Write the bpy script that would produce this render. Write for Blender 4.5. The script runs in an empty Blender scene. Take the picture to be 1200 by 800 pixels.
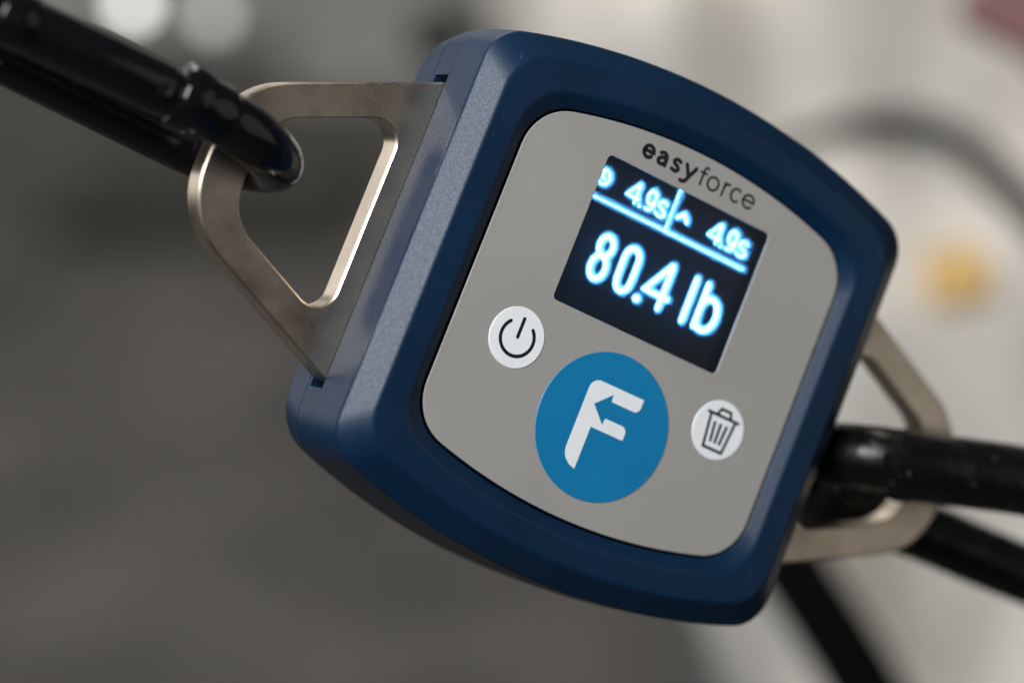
import bpy, bmesh, math, random
from mathutils import Matrix, Vector, Euler

random.seed(7)
sc = bpy.context.scene
COL = sc.collection
MM = 0.001

# ------------------------------------------------------------------ camera
CAM_H, PITCH = 1.0, 22.0
CAM = Matrix.Translation((0, 0, CAM_H)) @ Euler((math.radians(90 - PITCH), 0, 0)).to_matrix().to_4x4()
cd = bpy.data.cameras.new('camera')
cam = bpy.data.objects.new('camera', cd)
COL.objects.link(cam)
cam.matrix_world = CAM
cd.sensor_fit = 'HORIZONTAL'
cd.sensor_width = 36.0
FPX = 3409.6                         # focal length in pixels of the 1200 px wide photograph
cd.lens = FPX / 1200 * 36
cd.clip_start, cd.clip_end = 0.01, 100
cd.dof.use_dof = True
cd.dof.focus_distance = 0.491
cd.dof.aperture_fstop = cd.lens / 17.0
sc.camera = cam


def cw(x, y, z):
    """camera space (metres: right, up, towards viewer) -> world"""
    return CAM @ Vector((x, y, z))


def at(px, py, depth):
    """a place in front of the camera: direction of a photo point, metres away along the axis"""
    return cw((px - 600) / FPX * depth, -(py - 400) / FPX * depth, -depth)


# ------------------------------------------------------------------ world and lamps
w = bpy.data.worlds.new('World')
sc.world = w
w.use_nodes = True
w.node_tree.nodes['Background'].inputs[0].default_value = (0.95, 0.97, 1.0, 1)
w.node_tree.nodes['Background'].inputs[1].default_value = 0.045

DEV = cw(0.0265, 0.0, -0.50)


def area(name, direction, dist, sx, sy, power, color, target=None):
    ld = bpy.data.lights.new(name, 'AREA')
    ld.shape = 'RECTANGLE'
    ld.size, ld.size_y, ld.energy, ld.color = sx, sy, power, color
    o = bpy.data.objects.new(name, ld)
    COL.objects.link(o)
    d = (CAM.to_3x3() @ Vector(direction)).normalized()
    o.location = DEV + d * dist
    if target:
        d = (o.location - Vector(target)).normalized()
    o.rotation_euler = d.to_track_quat('Z', 'Y').to_euler()
    return o


area('key_lamp', (-0.40, 0.40, 0.82), 1.0, 0.60, 0.50, 15, (0.95, 0.98, 1.0))
area('window_lamp', (-0.80, 0.36, -0.48), 1.6, 1.1, 1.1, 3.8, (1.0, 0.97, 0.94))
area('ceiling_lamp', (-0.15, 0.95, -0.25), 1.5, 1.0, 0.7, 11, (1.0, 0.96, 0.90))
area('side_lamp', (0.95, -0.02, 0.22), 1.3, 1.0, 1.0, 1.1, (1.0, 0.95, 0.88))
area('back_wall_fill', (-0.30, 1.0, -0.75), 2.3, 1.0, 0.6, 30, (1.0, 0.98, 0.96), target=(-0.3, 3.3, 0.1))  # added fill that brightens the back wall; no such source seen

sc.view_settings.view_transform = 'Standard'
sc.view_settings.look = 'None'
sc.view_settings.exposure = 0.0
sc.view_settings.gamma = 1.0
sc.view_settings.use_curve_mapping = False
sc.render.engine = 'CYCLES'
sc.cycles.use_denoising = True
sc.cycles.max_bounces = 8
sc.cycles.transparent_max_bounces = 8
sc.cycles.sample_clamp_indirect = 6.0


# ------------------------------------------------------------------ materials
def mat(name, color, rough=0.5, metal=0.0, spec=0.5, bump=None, mottle=None, rvar=None, coat=0.0, speck=None, scratch=None):
    """bump=(scale, distance), mottle=(scale, amount, detail), rvar=(scale, lo, hi), speck=(scale, threshold, colour)"""
    m = bpy.data.materials.new(name)
    m.use_nodes = True
    nt = m.node_tree
    N, L = nt.nodes, nt.links
    b = N['Principled BSDF']
    b.inputs['Base Color'].default_value = (*color, 1)
    b.inputs['Roughness'].default_value = rough
    b.inputs['Metallic'].default_value = metal
    b.inputs['Specular IOR Level'].default_value = spec
    b.inputs['Coat Weight'].default_value = coat
    tc = N.new('ShaderNodeTexCoord')

    def noise(scale, detail=3.0):
        n = N.new('ShaderNodeTexNoise')
        n.inputs['Scale'].default_value = scale
        n.inputs['Detail'].default_value = detail
        L.new(tc.outputs['Object'], n.inputs['Vector'])
        return n

    col = None
    if mottle:
        n = noise(mottle[0], mottle[2])
        mr = N.new('ShaderNodeMapRange')
        mr.inputs[1].default_value, mr.inputs[2].default_value = 0.3, 0.7
        mr.inputs[3].default_value, mr.inputs[4].default_value = 1 - mottle[1], 1 + mottle[1]
        L.new(n.outputs['Fac'], mr.inputs[0])
        mx = N.new('ShaderNodeMix')
        mx.data_type, mx.blend_type = 'RGBA', 'MULTIPLY'
        mx.inputs['Factor'].default_value = 1.0
        mx.inputs['A'].default_value = (*color, 1)
        L.new(mr.outputs[0], mx.inputs['B'])
        col = mx.outputs['Result']
    if speck:
        n = noise(speck[0], 1.0)
        mr = N.new('ShaderNodeMapRange')
        mr.inputs[1].default_value, mr.inputs[2].default_value = speck[1], speck[1] + 0.03
        L.new(n.outputs['Fac'], mr.inputs[0])
        mx = N.new('ShaderNodeMix')
        mx.data_type = 'RGBA'
        if col:
            L.new(col, mx.inputs['A'])
        else:
            mx.inputs['A'].default_value = (*color, 1)
        mx.inputs['B'].default_value = (*speck[2], 1)
        L.new(mr.outputs[0], mx.inputs['Factor'])
        col = mx.outputs['Result']
    if col:
        L.new(col, b.inputs['Base Color'])
    if scratch:
        # fine straight rub marks: strongly stretched noise, thresholded
        mp = N.new('ShaderNodeMapping')
        mp.inputs['Rotation'].default_value = scratch[0]
        mp.inputs['Scale'].default_value = scratch[1]
        L.new(tc.outputs['Object'], mp.inputs['Vector'])
        n = N.new('ShaderNodeTexNoise')
        n.inputs['Scale'].default_value = 1.0
        n.inputs['Detail'].default_value = 1.0
        L.new(mp.outputs[0], n.inputs['Vector'])
        mr = N.new('ShaderNodeMapRange')
        mr.inputs[1].default_value, mr.inputs[2].default_value = scratch[2], scratch[2] + 0.04
        L.new(n.outputs['Fac'], mr.inputs[0])
        mx = N.new('ShaderNodeMix')
        mx.data_type = 'RGBA'
        if col:
            L.new(col, mx.inputs['A'])
        else:
            mx.inputs['A'].default_value = (*color, 1)
        mx.inputs['B'].default_value = (*scratch[3], 1)
        L.new(mr.outputs[0], mx.inputs['Factor'])
        L.new(mx.outputs['Result'], b.inputs['Base Color'])
    if rvar:
        n = noise(rvar[0], 4.0)
        mr = N.new('ShaderNodeMapRange')
        mr.inputs[1].default_value, mr.inputs[2].default_value = 0.3, 0.7
        mr.inputs[3].default_value, mr.inputs[4].default_value = rvar[1], rvar[2]
        L.new(n.outputs['Fac'], mr.inputs[0])
        L.new(mr.outputs[0], b.inputs['Roughness'])
    if bump:
        n = noise(bump[0], 2.0)
        bp = N.new('ShaderNodeBump')
        bp.inputs['Strength'].default_value = 1.0
        bp.inputs['Distance'].default_value = bump[1]
        L.new(n.outputs['Fac'], bp.inputs['Height'])
        L.new(bp.outputs['Normal'], b.inputs['Normal'])
    return m


M = {}
M['navy'] = mat('navy_plastic', (0.0013, 0.0170, 0.047), 0.42, spec=0.36, bump=(2600, 0.000022), mottle=(60, 0.12, 4), rvar=(2600, 0.36, 0.48), speck=(1300, 0.835, (0.06, 0.08, 0.10)), scratch=((0.3, 0.2, 0.5), (2600, 160, 900), 0.80, (0.06, 0.08, 0.11)))
M['navy_back'] = mat('navy_plastic_back', (0.0012, 0.0155, 0.042), 0.45, spec=0.36, bump=(3000, 0.000016), rvar=(2600, 0.38, 0.50))
M['plate'] = mat('grey_film', (0.345, 0.327, 0.308), 0.45, spec=0.4, bump=(3500, 0.00001), mottle=(35, 0.05, 4), rvar=(45, 0.26, 0.58), speck=(1100, 0.80, (0.50, 0.49, 0.48)))
M['black'] = mat('black_ink', (0.008, 0.008, 0.010), 0.45)
M['white'] = mat('white_ink', (0.88, 0.89, 0.90), 0.4, mottle=(300, 0.02, 2))
M['cyan'] = mat('blue_ink', (0.0, 0.19, 0.41), 0.42, mottle=(80, 0.04, 2))
M['metal'] = mat('nickel', (0.70, 0.60, 0.485), 0.34, metal=1.0, bump=(1900, 0.000022), mottle=(160, 0.06, 5), rvar=(120, 0.24, 0.42), speck=(1500, 0.72, (0.95, 0.80, 0.72)), scratch=((0.1, 0.3, 0.9), (2400, 120, 500), 0.76, (0.75, 0.68, 0.58)))
M['hook'] = mat('black_paint', (0.004, 0.004, 0.005), 0.18, bump=(160, 0.00005), rvar=(250, 0.07, 0.20), speck=(500, 0.78, (0.06, 0.055, 0.05)))
M['hook_worn'] = mat('worn_black_paint', (0.004, 0.004, 0.004), 0.3, spec=0.35, bump=(330, 0.00026), rvar=(300, 0.14, 0.45), speck=(420, 0.72, (0.05, 0.048, 0.045)))
M['steel'] = mat('bare_steel', (0.35, 0.34, 0.33), 0.3, metal=1.0)
M['oled'] = mat('screen_black', (0.006, 0.012, 0.018), 0.2)
M['floor'] = mat('floor_rubber', (0.057, 0.053, 0.049), 0.75, mottle=(5.0, 0.5, 3))
M['wall'] = mat('wall_paint', (0.42, 0.42, 0.40), 0.8, mottle=(1.6, 0.2, 2))
M['cloth'] = mat('pale_cloth', (0.72, 0.68, 0.62), 0.85, spec=0.2, bump=(900, 0.0002), mottle=(9, 0.06, 3))
M['strap'] = mat('black_webbing', (0.003, 0.003, 0.003), 0.9, spec=0.05, bump=(1200, 0.0002))
M['cable'] = mat('grey_cable', (0.030, 0.030, 0.026), 0.6)
M['orange'] = mat('orange_plastic', (0.70, 0.44, 0.14), 0.5)
M['pink'] = mat('pink_towel', (0.30, 0.15, 0.15), 0.9, bump=(600, 0.0003))
M['dark'] = mat('dark_knob', (0.018, 0.017, 0.012), 0.5)  # also colours the dark slab that gives the shade by the bench


def emission(name, color, strength):
    m = bpy.data.materials.new(name)
    m.use_nodes = True
    nt = m.node_tree
    nt.nodes.remove(nt.nodes['Principled BSDF'])
    e = nt.nodes.new('ShaderNodeEmission')
    e.inputs[0].default_value = (*color, 1)
    e.inputs[1].default_value = strength
    nt.links.new(e.outputs[0], nt.nodes['Material Output'].inputs[0])
    return m


M['glow'] = emission('lit_pixels', (0.11, 0.44, 1.0), 25.0)
M['spot'] = emission('bright_spot', (1.0, 0.98, 0.94), 3.6)
M['spot_dim'] = emission('dim_spot', (1.0, 0.98, 0.95), 1.3)


def glass_mat():
    """slightly frosted window over the display: mostly clear, part of the light scattered"""
    m = bpy.data.materials.new('display_window')
    m.use_nodes = True
    nt = m.node_tree
    N, L = nt.nodes, nt.links
    N.remove(N['Principled BSDF'])
    tr = N.new('ShaderNodeBsdfTransparent')
    tr.inputs[0].default_value = (0.92, 0.96, 1, 1)
    rf = N.new('ShaderNodeBsdfRefraction')
    rf.inputs['Color'].default_value = (0.9, 0.95, 1, 1)
    rf.inputs['Roughness'].default_value = 0.7
    rf.inputs['IOR'].default_value = 1.25
    gl = N.new('ShaderNodeBsdfGlossy')
    gl.inputs['Roughness'].default_value = 0.18
    rf2 = N.new('ShaderNodeBsdfRefraction')
    rf2.inputs['Color'].default_value = (0.75, 0.9, 1, 1)
    rf2.inputs['Roughness'].default_value = 0.95
    rf2.inputs['IOR'].default_value = 1.45
    m0 = N.new('ShaderNodeMixShader')
    m0.inputs[0].default_value = 0.85
    L.new(rf.outputs[0], m0.inputs[1])
    L.new(rf2.outputs[0], m0.inputs[2])
    m1 = N.new('ShaderNodeMixShader')
    m1.inputs[0].default_value = 0.56
    L.new(tr.outputs[0], m1.inputs[1])
    L.new(m0.outputs[0], m1.inputs[2])
    fr = N.new('ShaderNodeFresnel')
    fr.inputs[0].default_value = 1.45
    m2 = N.new('ShaderNodeMixShader')
    L.new(fr.outputs[0], m2.inputs[0])
    L.new(m1.outputs[0], m2.inputs[1])
    L.new(gl.outputs[0], m2.inputs[2])
    L.new(m2.outputs[0], N['Material Output'].inputs[0])
    return m


M['glass'] = glass_mat()


# ------------------------------------------------------------------ mesh helpers
def obj(name, verts, faces, m, parent=None, smooth=None, matrix=None):
    me = bpy.data.meshes.new(name)
    me.from_pydata([tuple(v) for v in verts], [], faces)
    bm = bmesh.new()
    bm.from_mesh(me)
    bmesh.ops.recalc_face_normals(bm, faces=bm.faces)
    bm.to_mesh(me)
    bm.free()
    return finish(name, me, m, parent, smooth, matrix)


def obj_bm(name, bm, m, parent=None, smooth=None, matrix=None):
    bmesh.ops.recalc_face_normals(bm, faces=bm.faces)
    me = bpy.data.meshes.new(name)
    bm.to_mesh(me)
    bm.free()
    return finish(name, me, m, parent, smooth, matrix)


def finish(name, me, m, parent, smooth, matrix):
    me.materials.append(m)
    if smooth is not None:
        me.shade_smooth()
        me.set_sharp_from_angle(angle=math.radians(smooth))
    o = bpy.data.objects.new(name, me)
    COL.objects.link(o)
    if parent:
        o.parent = parent
    elif matrix is not None:
        o.matrix_world = matrix
    return o


def tag(o, label=None, category=None, group=None, kind=None):
    if label:
        o['label'] = label
    if category:
        o['category'] = category
    if group:
        o['group'] = group
    if kind:
        o['kind'] = kind
    return o


def empty(name, matrix):
    e = bpy.data.objects.new(name, None)
    e.empty_display_size = 0.02
    COL.objects.link(e)
    e.matrix_world = matrix
    return e


def outline(W, H, R, rc, ns=10, nc=10, nt=28):
    """rounded square with straight sides and bowed top and bottom (mm), counter-clockwise"""
    by = H - R
    cy = by + math.sqrt((R - rc) ** 2 - (W - rc) ** 2)
    a1 = math.atan2(cy - by, W - rc)
    q = [(W, cy * i / ns) for i in range(ns)]
    q += [(W - rc + rc * math.cos(a1 * i / nc), cy + rc * math.sin(a1 * i / nc)) for i in range(nc)]
    h = nt // 2
    q += [(R * math.cos(a1 + (math.pi / 2 - a1) * i / h), by + R * math.sin(a1 + (math.pi / 2 - a1) * i / h)) for i in range(h)]
    half = q + [(0, H)] + [(-x, y) for x, y in reversed(q)]      # from (W,0) over the top to (-W,0)
    return half + [(x, -y) for x, y in reversed(half[1:-1])]


def fillet(pts, rads, n=4):
    """round the inner corners of a polyline of tuples"""
    out = [pts[0]]
    for i in range(1, len(pts) - 1):
        r = rads[i]
        a, b, c = pts[i - 1], pts[i], pts[i + 1]
        if not r:
            out.append(b)
            continue
        def ln(p, q):
            return math.hypot(p[0] - q[0], p[-1] - q[-1])
        ta, tcn = min(.45, r / ln(a, b)), min(.45, r / ln(b, c))
        p0 = tuple(bb + (aa - bb) * ta for aa, bb in zip(a, b))
        p1 = tuple(bb + (cc - bb) * tcn for cc, bb in zip(c, b))
        out.append(tuple(pp + (aa - pp) * min(.3, .25 / ln(a, p0)) for aa, pp in zip(a, p0)))      # support ring
        for k in range(n + 1):
            t = k / n
            out.append(tuple((1 - t) ** 2 * x + 2 * t * (1 - t) * y + t * t * z for x, y, z in zip(p0, b, p1)))
        out.append(tuple(pp + (cc - pp) * min(.3, .25 / ln(c, p1)) for cc, pp in zip(c, p1)))
    out.append(pts[-1])
    return out


def ring_solid(name, rings, m, parent, smooth=40):
    V, F = [], []
    n = 0
    for (W, H, R, rc, z) in rings:
        o = outline(W, H, R, rc)
        n = len(o)
        V += [(x * MM, y * MM, z * MM) for x, y in o]
    for k in range(len(rings) - 1):
        for i in range(n):
            j = (i + 1) % n
            F.append((k * n + i, k * n + j, (k + 1) * n + j, (k + 1) * n + i))
    F.append(tuple(range(n - 1, -1, -1)))
    F.append(tuple(range((len(rings) - 1) * n, len(rings) * n)))
    return obj(name, V, F, m, parent, smooth)


def plate_with_hole(name, outer, holes, z0, z1, bev, m, parent, smooth=30):
    """flat plate (mm) with holes and small edge bevels on its upper and lower rims"""
    bm = bmesh.new()

    def inset(poly, d, sign):
        n = len(poly)
        res = []
        for i in range(n):
            p0, p, p1 = poly[i - 1], poly[i], poly[(i + 1) % n]
            e0 = Vector((p[0] - p0[0], p[1] - p0[1])).normalized()
            e1 = Vector((p1[0] - p[0], p1[1] - p[1])).normalized()
            nn = (Vector((-e0.y, e0.x)) + Vector((-e1.y, e1.x))).normalized()
            res.append((p[0] + nn.x * d * sign, p[1] + nn.y * d * sign))
        return res

    loops_top, loops_bot = [], []
    for k, poly in enumerate([outer] + list(holes)):
        area2 = sum(poly[i - 1][0] * poly[i][1] - poly[i][0] * poly[i - 1][1] for i in range(len(poly)))
        if area2 < 0:
            poly = poly[::-1]
        s = 1 if k == 0 else -1
        pin = inset(poly, bev, s)
        layers = [(pin, z1), (poly, z1 - bev), (poly, z0 + bev), (pin, z0)]
        vs = [[bm.verts.new((x * MM, y * MM, z * MM)) for x, y in pl] for pl, z in layers]
        n = len(poly)
        for a in range(3):
            for i in range(n):
                j = (i + 1) % n
                bm.faces.new((vs[a][i], vs[a][j], vs[a + 1][j], vs[a + 1][i]))
        loops_top.append(vs[0])
        loops_bot.append(vs[3])
    for loops in (loops_top, loops_bot):
        eds = []
        for lp in loops:
            for i in range(len(lp)):
                eds.append(bm.edges.get((lp[i], lp[(i + 1) % len(lp)])))
        bmesh.ops.triangle_fill(bm, edges=eds, use_beauty=True, use_dissolve=False)
    return obj_bm(name, bm, m, parent, smooth)


def rounded_poly(pts, n=14):
    """pts: (x, y, r)"""
    out = []
    N = len(pts)
    for i in range(N):
        x, y, r = pts[i]
        p = Vector((x, y))
        a = Vector(pts[i - 1][:2]) - p
        b = Vector(pts[(i + 1) % N][:2]) - p
        if r <= 0:
            out.append((x, y))
            continue
        half = a.angle(b) / 2
        t = min(r / math.tan(half), a.length * .49, b.length * .49)
        rr = t * math.tan(half)
        c = p + (a.normalized() + b.normalized()).normalized() * (rr / math.sin(half))
        s, e = p + a.normalized() * t - c, p + b.normalized() * t - c
        a0 = math.atan2(s.y, s.x)
        d = (math.atan2(e.y, e.x) - a0 + math.pi) % (2 * math.pi) - math.pi
        for k in range(n + 1):
            out.append((c.x + rr * math.cos(a0 + d * k / n), c.y + rr * math.sin(a0 + d * k / n)))
    return out


def disc(name, cx, cy, r, z0, z1, m, parent, bev=0.08, n=72):
    V, F = [], []
    for (rr, z) in ((r, z0), (r, z1 - bev), (r - bev, z1)):
        V += [((cx + rr * math.cos(2 * math.pi * i / n)) * MM, (cy + rr * math.sin(2 * math.pi * i / n)) * MM, z * MM) for i in range(n)]
    for k in range(2):
        for i in range(n):
            j = (i + 1) % n
            F.append((k * n + i, k * n + j, (k + 1) * n + j, (k + 1) * n + i))
    F += [tuple(range(n - 1, -1, -1)), tuple(range(2 * n, 3 * n))]
    return obj(name, V, F, m, parent, 30)


def prism(name, poly, z0, z1, m, parent):
    n = len(poly)
    bm = bmesh.new()
    a = [bm.verts.new((x * MM, y * MM, z1 * MM)) for x, y in poly]
    b = [bm.verts.new((x * MM, y * MM, z0 * MM)) for x, y in poly]
    for i in range(n):
        j = (i + 1) % n
        bm.faces.new((a[i], a[j], b[j], b[i]))
    f = bm.faces.new(a)
    g = bm.faces.new(b[::-1])
    bmesh.ops.triangulate(bm, faces=[f, g])
    return obj_bm(name, bm, m, parent)


def box_local(name, x0, x1, y0, y1, z0, z1, m, parent):
    return prism(name, [(x0, y0), (x1, y0), (x1, y1), (x0, y1)], z0, z1, m, parent)


# strokes: flat printed or lit lines with round ends ---------------------------------
def arc(cx, cy, rx, ry, a0, a1, n=28):
    return [(cx + rx * math.cos(math.radians(a0 + (a1 - a0) * i / n)), cy + ry * math.sin(math.radians(a0 + (a1 - a0) * i / n))) for i in range(n + 1)]


def spline(pts, n=8):
    out = []
    P = [pts[0]] + list(pts) + [pts[-1]]
    for i in range(1, len(P) - 2):
        p0, p1, p2, p3 = P[i - 1], P[i], P[i + 1], P[i + 2]
        for k in range(n):
            t = k / n
            out.append(tuple(0.5 * (2 * b + (c - a) * t + (2 * a - 5 * b + 4 * c - d) * t * t + (3 * b - a - 3 * c + d) * t ** 3)
                             for a, b, c, d in zip(p0, p1, p2, p3)))
    out.append(tuple(pts[-1]))
    return out


def strokes(name, lines, width, z, m, parent, caps=True):
    """each line: list of points (mm); every stroke lies a hair above the one before"""
    V, F = [], []
    h = width / 2
    for k, ln in enumerate(lines):
        zz = z + 0.004 * k
        ln = [p for i, p in enumerate(ln) if i == 0 or math.hypot(p[0] - ln[i - 1][0], p[1] - ln[i - 1][1]) > 1e-6]
        n = len(ln)
        base = len(V)
        nrm = []
        for i in range(n):
            d = Vector((0, 0))
            if i > 0:
                d += (Vector(ln[i]) - Vector(ln[i - 1])).normalized()
            if i < n - 1:
                d += (Vector(ln[i + 1]) - Vector(ln[i])).normalized()
            d.normalize()
            s = 1.0
            if 0 < i < n - 1:
                e = (Vector(ln[i + 1]) - Vector(ln[i])).normalized()
                s = min(1.6, 1 / max(.3, d.dot(e)))
            nrm.append((Vector((-d.y, d.x)) * s, d))
        for i in range(n):
            q = nrm[i][0] * h
            V += [((ln[i][0] + q.x) * MM, (ln[i][1] + q.y) * MM, zz * MM), ((ln[i][0] - q.x) * MM, (ln[i][1] - q.y) * MM, zz * MM)]
        for i in range(n - 1):
            F.append((base + 2 * i, base + 2 * i + 1, base + 2 * i + 3, base + 2 * i + 2))
        closed = math.hypot(ln[0][0] - ln[-1][0], ln[0][1] - ln[-1][1]) < 1e-4
        if caps and not closed:
            for i, sgn in ((0, -1), (n - 1, 1)):
                d = nrm[i][1] * sgn
                a0 = math.atan2(d.y, d.x)
                st = len(V)
                for j in range(9):
                    a = a0 - math.pi / 2 + math.pi * j / 8
                    V.append(((ln[i][0] + h * math.cos(a)) * MM, (ln[i][1] + h * math.sin(a)) * MM, zz * MM))
                F.append(tuple(range(st, st + 9)))
    me = bpy.data.meshes.new(name)
    me.from_pydata(V, [], F)
    bm = bmesh.new()
    bm.from_mesh(me)
    for f in bm.faces:
        f.normal_update()
        if f.normal.z < 0:
            f.normal_flip()
    bm.to_mesh(me)
    bm.free()
    return finish(name, me, m, parent, None, None)


def tube(name, path, rad, m, parent=None, n=20, closed=False, smooth=60, matrix=None, scale=MM):
    """swept round bar; path (x, y, z), rad a number or a list"""
    P = [Vector(p) for p in path]
    k = len(P)
    rr = rad if isinstance(rad, (list, tuple)) else [rad] * k
    V, F = [], []
    up = None
    for i in range(k):
        if closed:
            t = (P[(i + 1) % k] - P[i - 1]).normalized()
        else:
            t = (P[min(i + 1, k - 1)] - P[max(i - 1, 0)]).normalized()
        if up is None:
            up = t.orthogonal().normalized()
        up = (up - t * up.dot(t)).normalized()
        s = t.cross(up)
        for j in range(n):
            a = 2 * math.pi * j / n
            V.append((P[i] + (up * math.cos(a) + s * math.sin(a)) * rr[i]) * scale)
    for i in range(k if closed else k - 1):
        i2 = (i + 1) % k
        for j in range(n):
            j2 = (j + 1) % n
            F.append((i * n + j, i * n + j2, i2 * n + j2, i2 * n + j))
    if not closed:
        F += [tuple(range(n - 1, -1, -1)), tuple(range((k - 1) * n, k * n))]
    return obj(name, V, F, m, parent, smooth, matrix)


# ------------------------------------------------------------------ background structure
floor_z = 0.0
fl = obj('floor', [(-6, -3, 0), (6, -3, 0), (6, 3.46, 0), (-6, 3.46, 0), (-6, -3, -.05), (6, -3, -.05), (6, 3.46, -.05), (-6, 3.46, -.05)],
         [(0, 1, 2, 3), (7, 6, 5, 4), (0, 4, 5, 1), (1, 5, 6, 2), (2, 6, 7, 3), (3, 7, 4, 0)], M['floor'])
tag(fl, kind='structure')
wl = obj('wall', [(-6, 3.47, -.05), (6, 3.47, -.05), (6, 3.47, 2.6), (-6, 3.47, 2.6), (-6, 3.6, -.05), (6, 3.6, -.05), (6, 3.6, 2.6), (-6, 3.6, 2.6)],
         [(0, 1, 2, 3), (7, 6, 5, 4), (0, 4, 5, 1), (1, 5, 6, 2), (2, 6, 7, 3), (3, 7, 4, 0)], M['wall'])
tag(wl, kind='structure')

# ------------------------------------------------------------------ the dynamometer
RD = Matrix(((0.8164, 0.367262, 0.445656), (-0.375204, 0.923975, -0.074104), (-0.438991, -0.106714, 0.892132)))
TD = Vector((21.592, 0.659, -500.327)) * MM
DEVM = CAM @ Matrix.Translation(TD) @ RD.to_4x4()
dyn = empty('dynamometer', DEVM)
tag(dyn, 'navy blue square digital force gauge with lit display reading 80.4 lb', 'force gauge')

front = fillet([(34.4, 34.2, 105, 9.4, -3.6), (34.4, 34.2, 105, 9.4, -0.3), (36.7, 36.6, 112, 9.0, 1.25), (41.3, 41.2, 125, 8.0, 1.15),
                (45.4, 45.3, 135, 7.2, -2.4), (45.9, 45.8, 135, 7.4, -12.1), (45.5, 45.4, 135, 7.2, -12.45)],
               [0, .2, .5, .5, .45, .12, 0])
ring_solid('front_shell', front, M['navy'], dyn)
back = fillet([(45.5, 45.4, 135, 7.2, -18.3), (45.8, 45.7, 134, 7.6, -18.7), (45.7, 45.4, 122, 9.8, -26.6), (43.4, 43.1, 116, 9.4, -28.6), (30, 30, 105, 9, -28.6)],
              [0, .12, 1.6, .8, 0])
ring_solid('back_shell', back, M['navy_back'], dyn)
# middle band with the two slots the brackets come out of
mid = outline(45.75, 45.65, 135, 7.4)
SL = 28.8
right = [(x, y) for x, y in mid if abs(y) > SL or abs(x) < 45.7]
top = [p for p in right if p[1] > 0]
bot = [p for p in right if p[1] < 0]
midp = [(45.75, SL)] + top + [(-45.75, SL), (-40, SL), (-40, -SL), (-45.75, -SL)] + bot + [(45.75, -SL), (40, -SL), (40, SL)]
mb = prism('middle_band', midp, -18.29, -12.46, M['navy_back'], dyn)
mb.data.shade_smooth()
mb.data.set_sharp_from_angle(angle=math.radians(30))

SCX, SCY, SW, SH = -0.44, 13.2, 35.0, 26.6
win = rounded_poly([(SCX - SW / 2, SCY - SH / 2, .9), (SCX + SW / 2, SCY - SH / 2, .9), (SCX + SW / 2, SCY + SH / 2, .9), (SCX - SW / 2, SCY + SH / 2, .9)])
fp = plate_with_hole('face_plate', outline(33.95, 33.75, 105, 9.0), [win], -0.36, 0.0, 0.10, M['plate'], dyn)

# display
sz = -2.0
disp = box_local('display', SCX - SW / 2 - 1.5, SCX + SW / 2 + 1.5, SCY - SH / 2 - 1.5, SCY + SH / 2 + 1.5, -3.4, sz - 0.06, M['oled'], dyn)
g = 0.0
box_glass = prism('cover_glass', [(x * 1.0, y) for x, y in rounded_poly([(SCX - SW / 2 + .02, SCY - SH / 2 + .02, .9), (SCX + SW / 2 - .02, SCY - SH / 2 + .02, .9), (SCX + SW / 2 - .02, SCY + SH / 2 - .02, .9), (SCX - SW / 2 + .02, SCY + SH / 2 - .02, .9)])],
                  -0.11, -0.10, M['glass'], dyn)
# keep only its upper sheet: the light scatters once
bm = bmesh.new()
bm.from_mesh(box_glass.data)
bmesh.ops.delete(bm, geom=[f for f in bm.faces if f.calc_center_median().z < -0.102 * MM], context='FACES')
bm.to_mesh(box_glass.data)
bm.free()

BW = 0.68


def lit(name, lines, width=BW):
    return strokes(name, lines, width, sz, M['glow'], disp)


lit('digit', [arc(-11.2, 12.2, 1.35, 1.75, 0, 360), arc(-11.3, 8.35, 1.5, 2.1, 0, 360)])
lit('digit', [spline([(-7.15, 8.2), (-7.15, 12.2), (-6.7, 13.5), (-5.7, 14.0), (-4.75, 13.5), (-4.3, 12.2), (-4.3, 8.2), (-4.75, 6.8), (-5.7, 6.3), (-6.7, 6.8), (-7.15, 8.2)])])
lit('decimal_point', [[(-2.15, 6.35), (-2.05, 6.35)]], 1.1)
lit('digit', [[(2.35, 14.2), (-1.35, 8.45), (3.7, 8.45)], [(2.5, 14.2), (2.5, 6.3)]])
lit('letter', [[(7.75, 6.2), (7.75, 14.1)]])
lit('letter', [[(10.35, 6.3), (10.35, 14.1)], spline([(10.35, 10.4), (11.2, 11.6), (12.3, 11.9), (13.4, 11.2), (13.95, 9.6), (13.8, 7.9), (13.0, 6.6), (11.9, 6.2), (10.9, 6.5), (10.35, 7.4)])])
lit('rule', [[(-19.2, 19.15), (15.7, 19.15)]], 0.22)
lit('divider', [[(-1.65, 19.4), (-1.65, 28.0)]], 0.22)
for dx in (0, 17.55):
    lit('digit', [[(-9.15, 24.5), (-11.0, 22.0), (-8.3, 22.0)], [(-8.95, 24.5), (-8.95, 21.1)]], .32)
    lit('decimal_point', [[(-7.85, 21.1), (-7.75, 21.1)]], .42)
    lit('digit', [arc(-6.05, 23.35, .8, 1.2, 0, 360), spline([(-5.25, 23.2), (-5.3, 22.0), (-5.8, 21.25), (-6.75, 21.2)])], .32)
    lit('letter', [spline([(-2.75, 23.3), (-3.4, 23.65), (-4.2, 23.3), (-4.1, 22.6), (-3.3, 22.25), (-2.65, 21.7), (-3.0, 21.1), (-3.8, 21.05), (-4.5, 21.4)])], .30)
    if dx:
        for o in [c for c in COL.objects if c.parent == disp][-4:]:
            o.location.x = dx * MM
    else:
        for o in [c for c in COL.objects if c.parent == disp][-4:]:
            o.location.x = -0.25 * MM
lit('arrow_mark', [[(-.35, 22.2), (.75, 23.3), (1.8, 22.1)]], .42)
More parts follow.
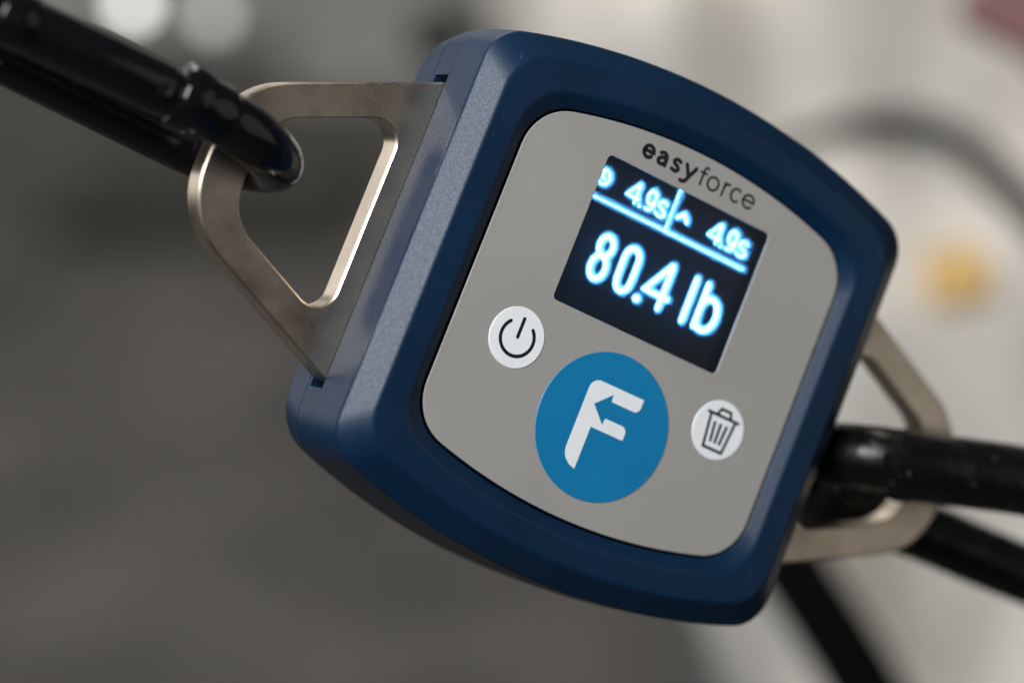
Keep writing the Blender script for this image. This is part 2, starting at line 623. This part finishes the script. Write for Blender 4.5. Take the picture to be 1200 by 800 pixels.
lit('clock_icon', [arc(-16.4, 22.85, 1.15, 1.25, 0, 360), [(-16.65, 23.6), (-16.65, 22.75), (-16.0, 22.6)]], .30)

# brand lettering
XH, BL = 2.72, 28.62


def word(name, items, width):
    ls = []
    for ch, x0, x1 in items:
        s = (x1 - x0)
        h = width / 2
        def T(pts):
            return [(x0 + h + px * (s - 2 * h), BL + h + py * (XH - 2 * h)) for px, py in pts]
        g = {
            'e': [[(0.02, .52), (.98, .52)] + arc(.5, .5, .5, .5, 3, 318, 26)],
            'a': [spline([(.1, .9), (.45, 1.0), (.8, .86), (.92, .55)]) + [(.92, 0)], spline([(.92, .60), (.45, .58), (.06, .38), (.12, .08), (.45, 0), (.78, .12), (.92, .36)])],
            's': [spline([(.92, .90), (.5, 1.0), (.12, .82), (.28, .58), (.7, .44), (.92, .22), (.6, .0), (.08, .07)])],
            'y': [[(.02, 1), (.52, .08)], spline([(1.0, 1), (.52, .02), (.36, -.34), (.1, -.50), (-.1, -.48)])],
            'f': [spline([(.95, 1.34), (.72, 1.40), (.5, 1.28), (.45, 1.0)]) + [(.45, 0)], [(.1, .93), (.88, .93)]],
            'o': [arc(.5, .5, .5, .5, 0, 360)],
            'r': [[(.12, 1), (.12, 0)], spline([(.12, .55), (.3, .88), (.6, 1.0), (.95, .98)])],
            'c': [arc(.55, .5, .55, .5, 48, 312, 24)],
        }[ch]
        ls += [T(p) for p in g]
    return strokes(name, ls, width, 0.03, M['black'], fp)


word('bold_word', [('e', -12.5, -9.85), ('a', -9.35, -6.95), ('s', -6.4, -4.2), ('y', -3.75, -.95)], .70)
word('light_word', [('f', -.55, 1.35), ('o', 1.45, 4.1), ('r', 4.7, 6.35), ('c', 6.6, 8.8), ('e', 9.2, 11.9)], .42)

# keys
lk = disc('logo_button', 0.0, -16.62, 13.0, -0.1, 0.12, M['cyan'], dyn)
F = [(-5.3, -22.2, 0), (-5.3, -9.4, 1.9), (5.6, -9.4, 0), (5.6, -12.0, 1.1), (-.15, -12.0, 0), (-.3, -10.7, 0), (-3.25, -13.5, 0), (-.3, -16.3, 0), (-.15, -15.05, 0),
     (4.5, -15.05, 1.1), (4.5, -17.35, 0), (-2.25, -17.35, 0), (-2.25, -25.1, 0), (-3.6, -24.7, 0), (-4.6, -23.9, 0), (-5.15, -23.0, 0)]
prism('logo_letter', rounded_poly(F), 0.10, 0.16, M['white'], lk)
pb = disc('power_button', -21.58, -8.75, 5.26, -0.1, 0.12, M['white'], dyn)
strokes('power_symbol', [arc(-21.5, -8.75, 3.2, 3.15, 135, 405), [(-21.5, -5.3), (-21.5, -8.6)]], .62, 0.14, M['black'], pb)
tb = disc('delete_button', 21.58, -8.75, 5.26, -0.1, 0.12, M['white'], dyn)
strokes('bin_symbol', [[(18.2, -6.25), (25.1, -6.25)], [(20.3, -6.1), (20.75, -5.05), (22.75, -5.05), (23.2, -6.1)],
                       [(19.0, -6.3), (19.75, -12.25), (23.75, -12.25), (24.3, -6.3)],
                       [(20.35, -7.5), (20.8, -11.1)], [(21.65, -7.5), (21.75, -11.1)], [(22.95, -7.5), (22.7, -11.1)]], .54, 0.14, M['black'], tb, caps=False)

# metal brackets
for sx in (-1, 1):
    outer = rounded_poly([(41, 27.4, 0), (45.5, 27.4, 0), (79.9, 11.9, 14.5), (79.9, -11.9, 14.5), (45.5, -27.4, 0), (41, -27.4, 0)])
    hole = rounded_poly([(49.7, 18.9, 3.9), (72.3, 8.7, 8.5), (72.3, -8.7, 8.5), (49.7, -18.9, 3.9)])
    br = plate_with_hole('metal_bracket', [(sx * x, y) for x, y in outer], [[(sx * x, y) for x, y in hole]], -18.1, -12.6, 0.35, M['metal'], dyn)

# ------------------------------------------------------------------ snap hooks
lh = empty('snap_hook', DEVM @ Matrix.Translation(Vector((-100, 2, -15)) * MM))
tag(lh, 'black snap hook with collar through the bracket at upper left', 'hook', 'snap hooks')
OFF = Vector((100, -2, 15))
pathL = spline([(-150, 2.5, -15), (-148, 3.6, -8), (-140, 3.8, -3.6), (-120, 3.8, -2.6), (-100, 3.8, -2.6), (-88, 4.0, -2.8), (-79, 3.8, -4.2), (-72.5, 3.0, -8.0), (-67.8, 2.2, -15.0),
                (-71.5, 1.2, -22.5), (-77.5, .6, -26.8), (-86, .7, -27.0), (-105, 1.1, -26.6), (-130, 1.5, -26.4), (-143, 1.0, -25.5), (-148.5, 1.8, -20.5), (-150, 2.5, -15)], 8)[:-1]
tube('frame', [Vector(p) + OFF for p in pathL], [4.7 if p[0] > -84 else (4.15 if p[2] > -15 else 4.75) for p in pathL], M['hook'], lh, closed=True)
tube('gate', [Vector(p) + OFF for p in [(-136, 3.8, -2.4), (-135, 3.8, -2.4), (-110, 3.8, -2.5), (-94.5, 3.9, -2.6), (-94, 3.9, -2.6)]], [4.1, 4.4, 4.4, 4.4, 4.2], M['hook'], lh)
tube('collar', [Vector(p) + OFF for p in [(-92.8, 4.4, -2.6), (-92.4, 4.4, -2.6), (-89.3, 4.4, -2.7), (-88.9, 4.4, -2.7), (-88.7, 4.3, -2.8), (-84, 4.2, -3.1), (-83.4, 4.1, -3.2)]],
     [5.0, 5.6, 5.6, 5.3, 5.0, 5.0, 4.6], M['hook'], lh)


def rivet(name, p, r, parent, nx):
    return tube(name, [Vector(p) + OFF, Vector(p) + OFF + Vector((0, -.1, .5)), Vector(p) + OFF + Vector((0, -.12, .8))], [r, r, r * .55], M['hook'], parent, n=16)


tube('hinge', [Vector(p) + OFF for p in [(-124.5, 3.8, -2.4), (-124.1, 3.8, -2.4), (-118.6, 3.8, -2.5), (-118.2, 3.8, -2.5)]], [4.3, 4.75, 4.75, 4.3], M['hook'], lh)
rivet('rivet', (-120.8, 3.4, 1.9), 1.4, lh, 0)
rivet('rivet', (-95.6, 3.2, 1.5), 1.3, lh, 0)
rivet('pin', (-88, -.6, -.1), .6, lh, 0)

rh = empty('snap_hook', DEVM @ Matrix.Translation(Vector((100, 2, -15)) * MM))
tag(rh, 'thick black snap hook through the bracket at right, out of focus', 'hook', 'snap hooks')
OFF = Vector((-100, -2, 15))
pathR = spline([(165, 4, -15), (160, 9, -6), (145, 11, -2.5), (120, 10.5, -1.5), (100, 8.8, -1.2), (88, 6.8, -1.6), (78, 4.2, -2.6), (67, 1.6, -2.8), (58, -.6, -6.0), (53.5, -3, -15.0),
                (56, -7.5, -22.5), (64, -9.0, -27.2), (74, -8.2, -29), (84, -6.8, -29.3), (92, -6.2, -29.4), (110, -5.8, -29.4), (140, -4.5, -28.5), (158, -1.5, -24.5), (165, 4, -15)], 8)[:-1]
tube('frame', [Vector(p) + OFF for p in pathR], 5.9, M['hook_worn'], rh, closed=True)
tube('gate', [Vector(p) + OFF for p in spline([(64.5, .4, -5.6), (65.5, .7, -5.0), (77.5, 4.1, -2.6), (88, 6.8, -1.6), (100, 8.8, -1.2), (120, 10.5, -1.5), (135, 11, -2.0)], 6)],
     [6.0, 6.6, 6.8, 6.8, 6.8, 6.8, 6.6] + [6.5] * 30, M['hook_worn'], rh)

# ------------------------------------------------------------------ out of focus things behind
# pale padded cover: a broad, gently rumpled slab leaning back
o0 = at(1000, 400, 1.04)
R3 = CAM.to_3x3()
e1 = (R3 @ Vector((0.326, -0.945, 0.38))).normalized()       # down the slab
e2 = (R3 @ Vector((0.92, 0.33, 0.05))).normalized()
e2 = (e2 - e1 * e2.dot(e1)).normalized()
e3 = e2.cross(-e1).normalized()
if e3.dot(R3 @ Vector((0, 0, 1))) < 0:
    e3 = -e3
PADM = Matrix.Translation(o0) @ Matrix((e2, -e1, e3)).transposed().to_4x4()


def pad_h(x, y):
    """height of the rumpled cover, metres"""
    r = 0.013 * math.sin(x * 52 + y * 18 + 0.6) + 0.020 * math.sin(x * 16 - y * 40 + 1.0) + 0.009 * math.sin(x * 84 - y * 36 + 2.0)
    e = x + 0.086
    return r - 0.045 * math.exp(-max(e, 0) / 0.016)


nx, ny = 56, 56
V, F = [], []
X0, X1, Y0, Y1 = -0.086, 0.34, -0.29, 0.29
for j in range(ny + 1):
    for i in range(nx + 1):
        u = i / nx
        x = X0 + (X1 - X0) * u ** 1.4
        y = Y0 + (Y1 - Y0) * j / ny
        V.append((x, y, pad_h(x, y)))
n1 = len(V)
V += [(x, y, -0.09) for x, y, z in V]
for j in range(ny):
    for i in range(nx):
        a = j * (nx + 1) + i
        F.append((a, a + 1, a + nx + 2, a + nx + 1))
        F.append((n1 + a + nx + 1, n1 + a + nx + 2, n1 + a + 1, n1 + a))
for i in range(nx):
    F.append((i, n1 + i, n1 + i + 1, i + 1))
    a = ny * (nx + 1) + i
    F.append((a + 1, n1 + a + 1, n1 + a, a))
for j in range(ny):
    a = j * (nx + 1)
    F.append((a + nx + 1, n1 + a + nx + 1, n1 + a, a))
    a += nx
    F.append((a, n1 + a, n1 + a + nx + 1, a + nx + 1))
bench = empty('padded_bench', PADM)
tag(bench, 'pale beige padded bench filling the blurred right background', 'bench')
obj('padded_cover', V, F, M['cloth'], bench, 60)
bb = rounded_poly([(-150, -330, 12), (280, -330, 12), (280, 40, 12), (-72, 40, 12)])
prism('shade_slab', bb, -170, -91, M['dark'], bench)  # dark slab added in place of the shade beside the bench


def on_pad(px, py, lift):
    """where the sight line of a photo point meets the pad's mean plane, raised by lift (pad frame)"""
    inv = PADM.inverted()
    a, b = inv @ CAM.translation, inv @ at(px, py, 1.0)
    d = b - a
    h = 0.0
    for _ in range(12):
        p = a + d * ((h + lift - a.z) / d.z)
        h = 0.5 * h + 0.5 * pad_h(p.x, p.y)
    return Vector((p.x, p.y, pad_h(p.x, p.y) + lift))


cb = [on_pad(px, py, l) for px, py, l in [(820, 250, .003), (880, 196, .003), (935, 164, .003), (985, 150, .003), (1030, 148, .003), (1085, 152, .004), (1130, 172, .004), (1175, 212, .004), (1230, 270, .004), (1300, 350, .004)]]
tag(tube('cable', [tuple(p) for p in spline([tuple(p) for p in cb], 6)], [0.0016 + 0.0048 * max(0.0, min(1.0, (i - 8) / 18)) for i in range((len(cb) - 1) * 6 + 1)], M['cable'], None, n=14, matrix=PADM, scale=1.0),
    'dark grey cable curving over the pale cover at upper right', 'cable')

c = on_pad(1122, 330, .004)
tagp = rounded_poly([(-10.5, -9.5, 2), (10.5, -9.5, 2), (10.5, 9.5, 2), (-10.5, 9.5, 2)])
ot = prism('orange_tag', tagp, -10, 11, M['orange'], None)
ot.matrix_world = PADM @ Matrix.Translation(c) @ Matrix.Rotation(math.radians(-15), 4, 'Z')
tag(ot, 'small square orange tag on the pale cover', 'tag')

# black webbing strap hanging in front of the cover
sp = [at(px, py, d) for px, py, d in [(800, 440, .93), (860, 560, .915), (930, 670, .90), (985, 755, .89), (1040, 850, .88), (1100, 960, .87)]]
sp = spline([tuple(p) for p in sp], 5)
sd = (R3 @ Vector((0.86, 0.5, 0.0))).normalized()
V, F = [], []
for i, p in enumerate(sp):
    p = Vector(p)
    t = (Vector(sp[min(i + 1, len(sp) - 1)]) - Vector(sp[max(i - 1, 0)])).normalized()
    s = (sd - t * sd.dot(t)).normalized()
    nn = t.cross(s)
    for a, b in ((-.5, -1), (.5, -1), (.5, 1), (-.5, 1)):
        V.append(p + s * a * 0.0225 + nn * b * 0.001)
k = len(sp)
for i in range(k - 1):
    for j in range(4):
        F.append((4 * i + j, 4 * i + (j + 1) % 4, 4 * i + 4 + (j + 1) % 4, 4 * i + 4 + j))
F += [(3, 2, 1, 0), (4 * k - 4, 4 * k - 3, 4 * k - 2, 4 * k - 1)]
tag(obj('webbing_strap', V, F, M['strap']), 'black webbing strap running down behind the gauge at lower right', 'strap')

# folded pink towel
tw = prism('folded_towel', rounded_poly([(-16, -14, 5), (40, -14, 5), (40, 30, 5), (-16, 30, 5)]), -10, 10, M['pink'], None)
tw.matrix_world = CAM @ Matrix.Translation(CAM.inverted() @ at(1192, 4, .97)) @ Matrix.Rotation(math.radians(-28), 4, 'Z')
tag(tw, 'pinkish red folded towel in the blurred top right corner', 'towel')


def ball(name, p, r, m, squash=1.0):
    bm = bmesh.new()
    bmesh.ops.create_icosphere(bm, subdivisions=3, radius=r)
    for v in bm.verts:
        v.co.z *= squash * (1 + .06 * math.sin(v.co.x / r * 3))
    o = obj_bm(name, bm, m, None, 60)
    o.location = p
    return o


tag(ball('dark_knob', at(508, 42, 1.25), .011, M['dark'], 1.2), 'small dark round knob blurred behind the upper corner of the gauge', 'knob')
tag(ball('glowing_ball', at(155, 4, 1.6), .0075, M['spot']), 'brighter of two small white glowing balls at upper left', 'spot', 'background spots')  # plain glowing ball that blurs into a round bright disc
tag(ball('glowing_ball', at(250, 18, 1.6), .0075, M['spot_dim']), 'dimmer of two small glowing balls at upper left', 'spot', 'background spots')

# low things standing far back on the floor
def floor_box(name, px, depth, w_, d_, h_, m, rot):
    p = at(px, 60, depth)
    o = prism(name, rounded_poly([(-w_ / 2, -d_ / 2, 12), (w_ / 2, -d_ / 2, 12), (w_ / 2, d_ / 2, 12), (-w_ / 2, d_ / 2, 12)]), 1, h_, m, None)
    o.matrix_world = Matrix.Translation((p.x, p.y, 0)) @ Matrix.Rotation(math.radians(rot), 4, 'Z')
    return o


tag(floor_box('storage_box', 440, 3.44, 210, 150, 260, M['wall'], 8), 'grey storage box blurred far behind the left bracket', 'box')
tag(floor_box('dark_floor_slab', 250, 2.95, 300, 260, 25, M['dark'], -6), 'dark flat slab lying on the floor behind the left hook', 'mat')  # low, flat dark slab, one even colour
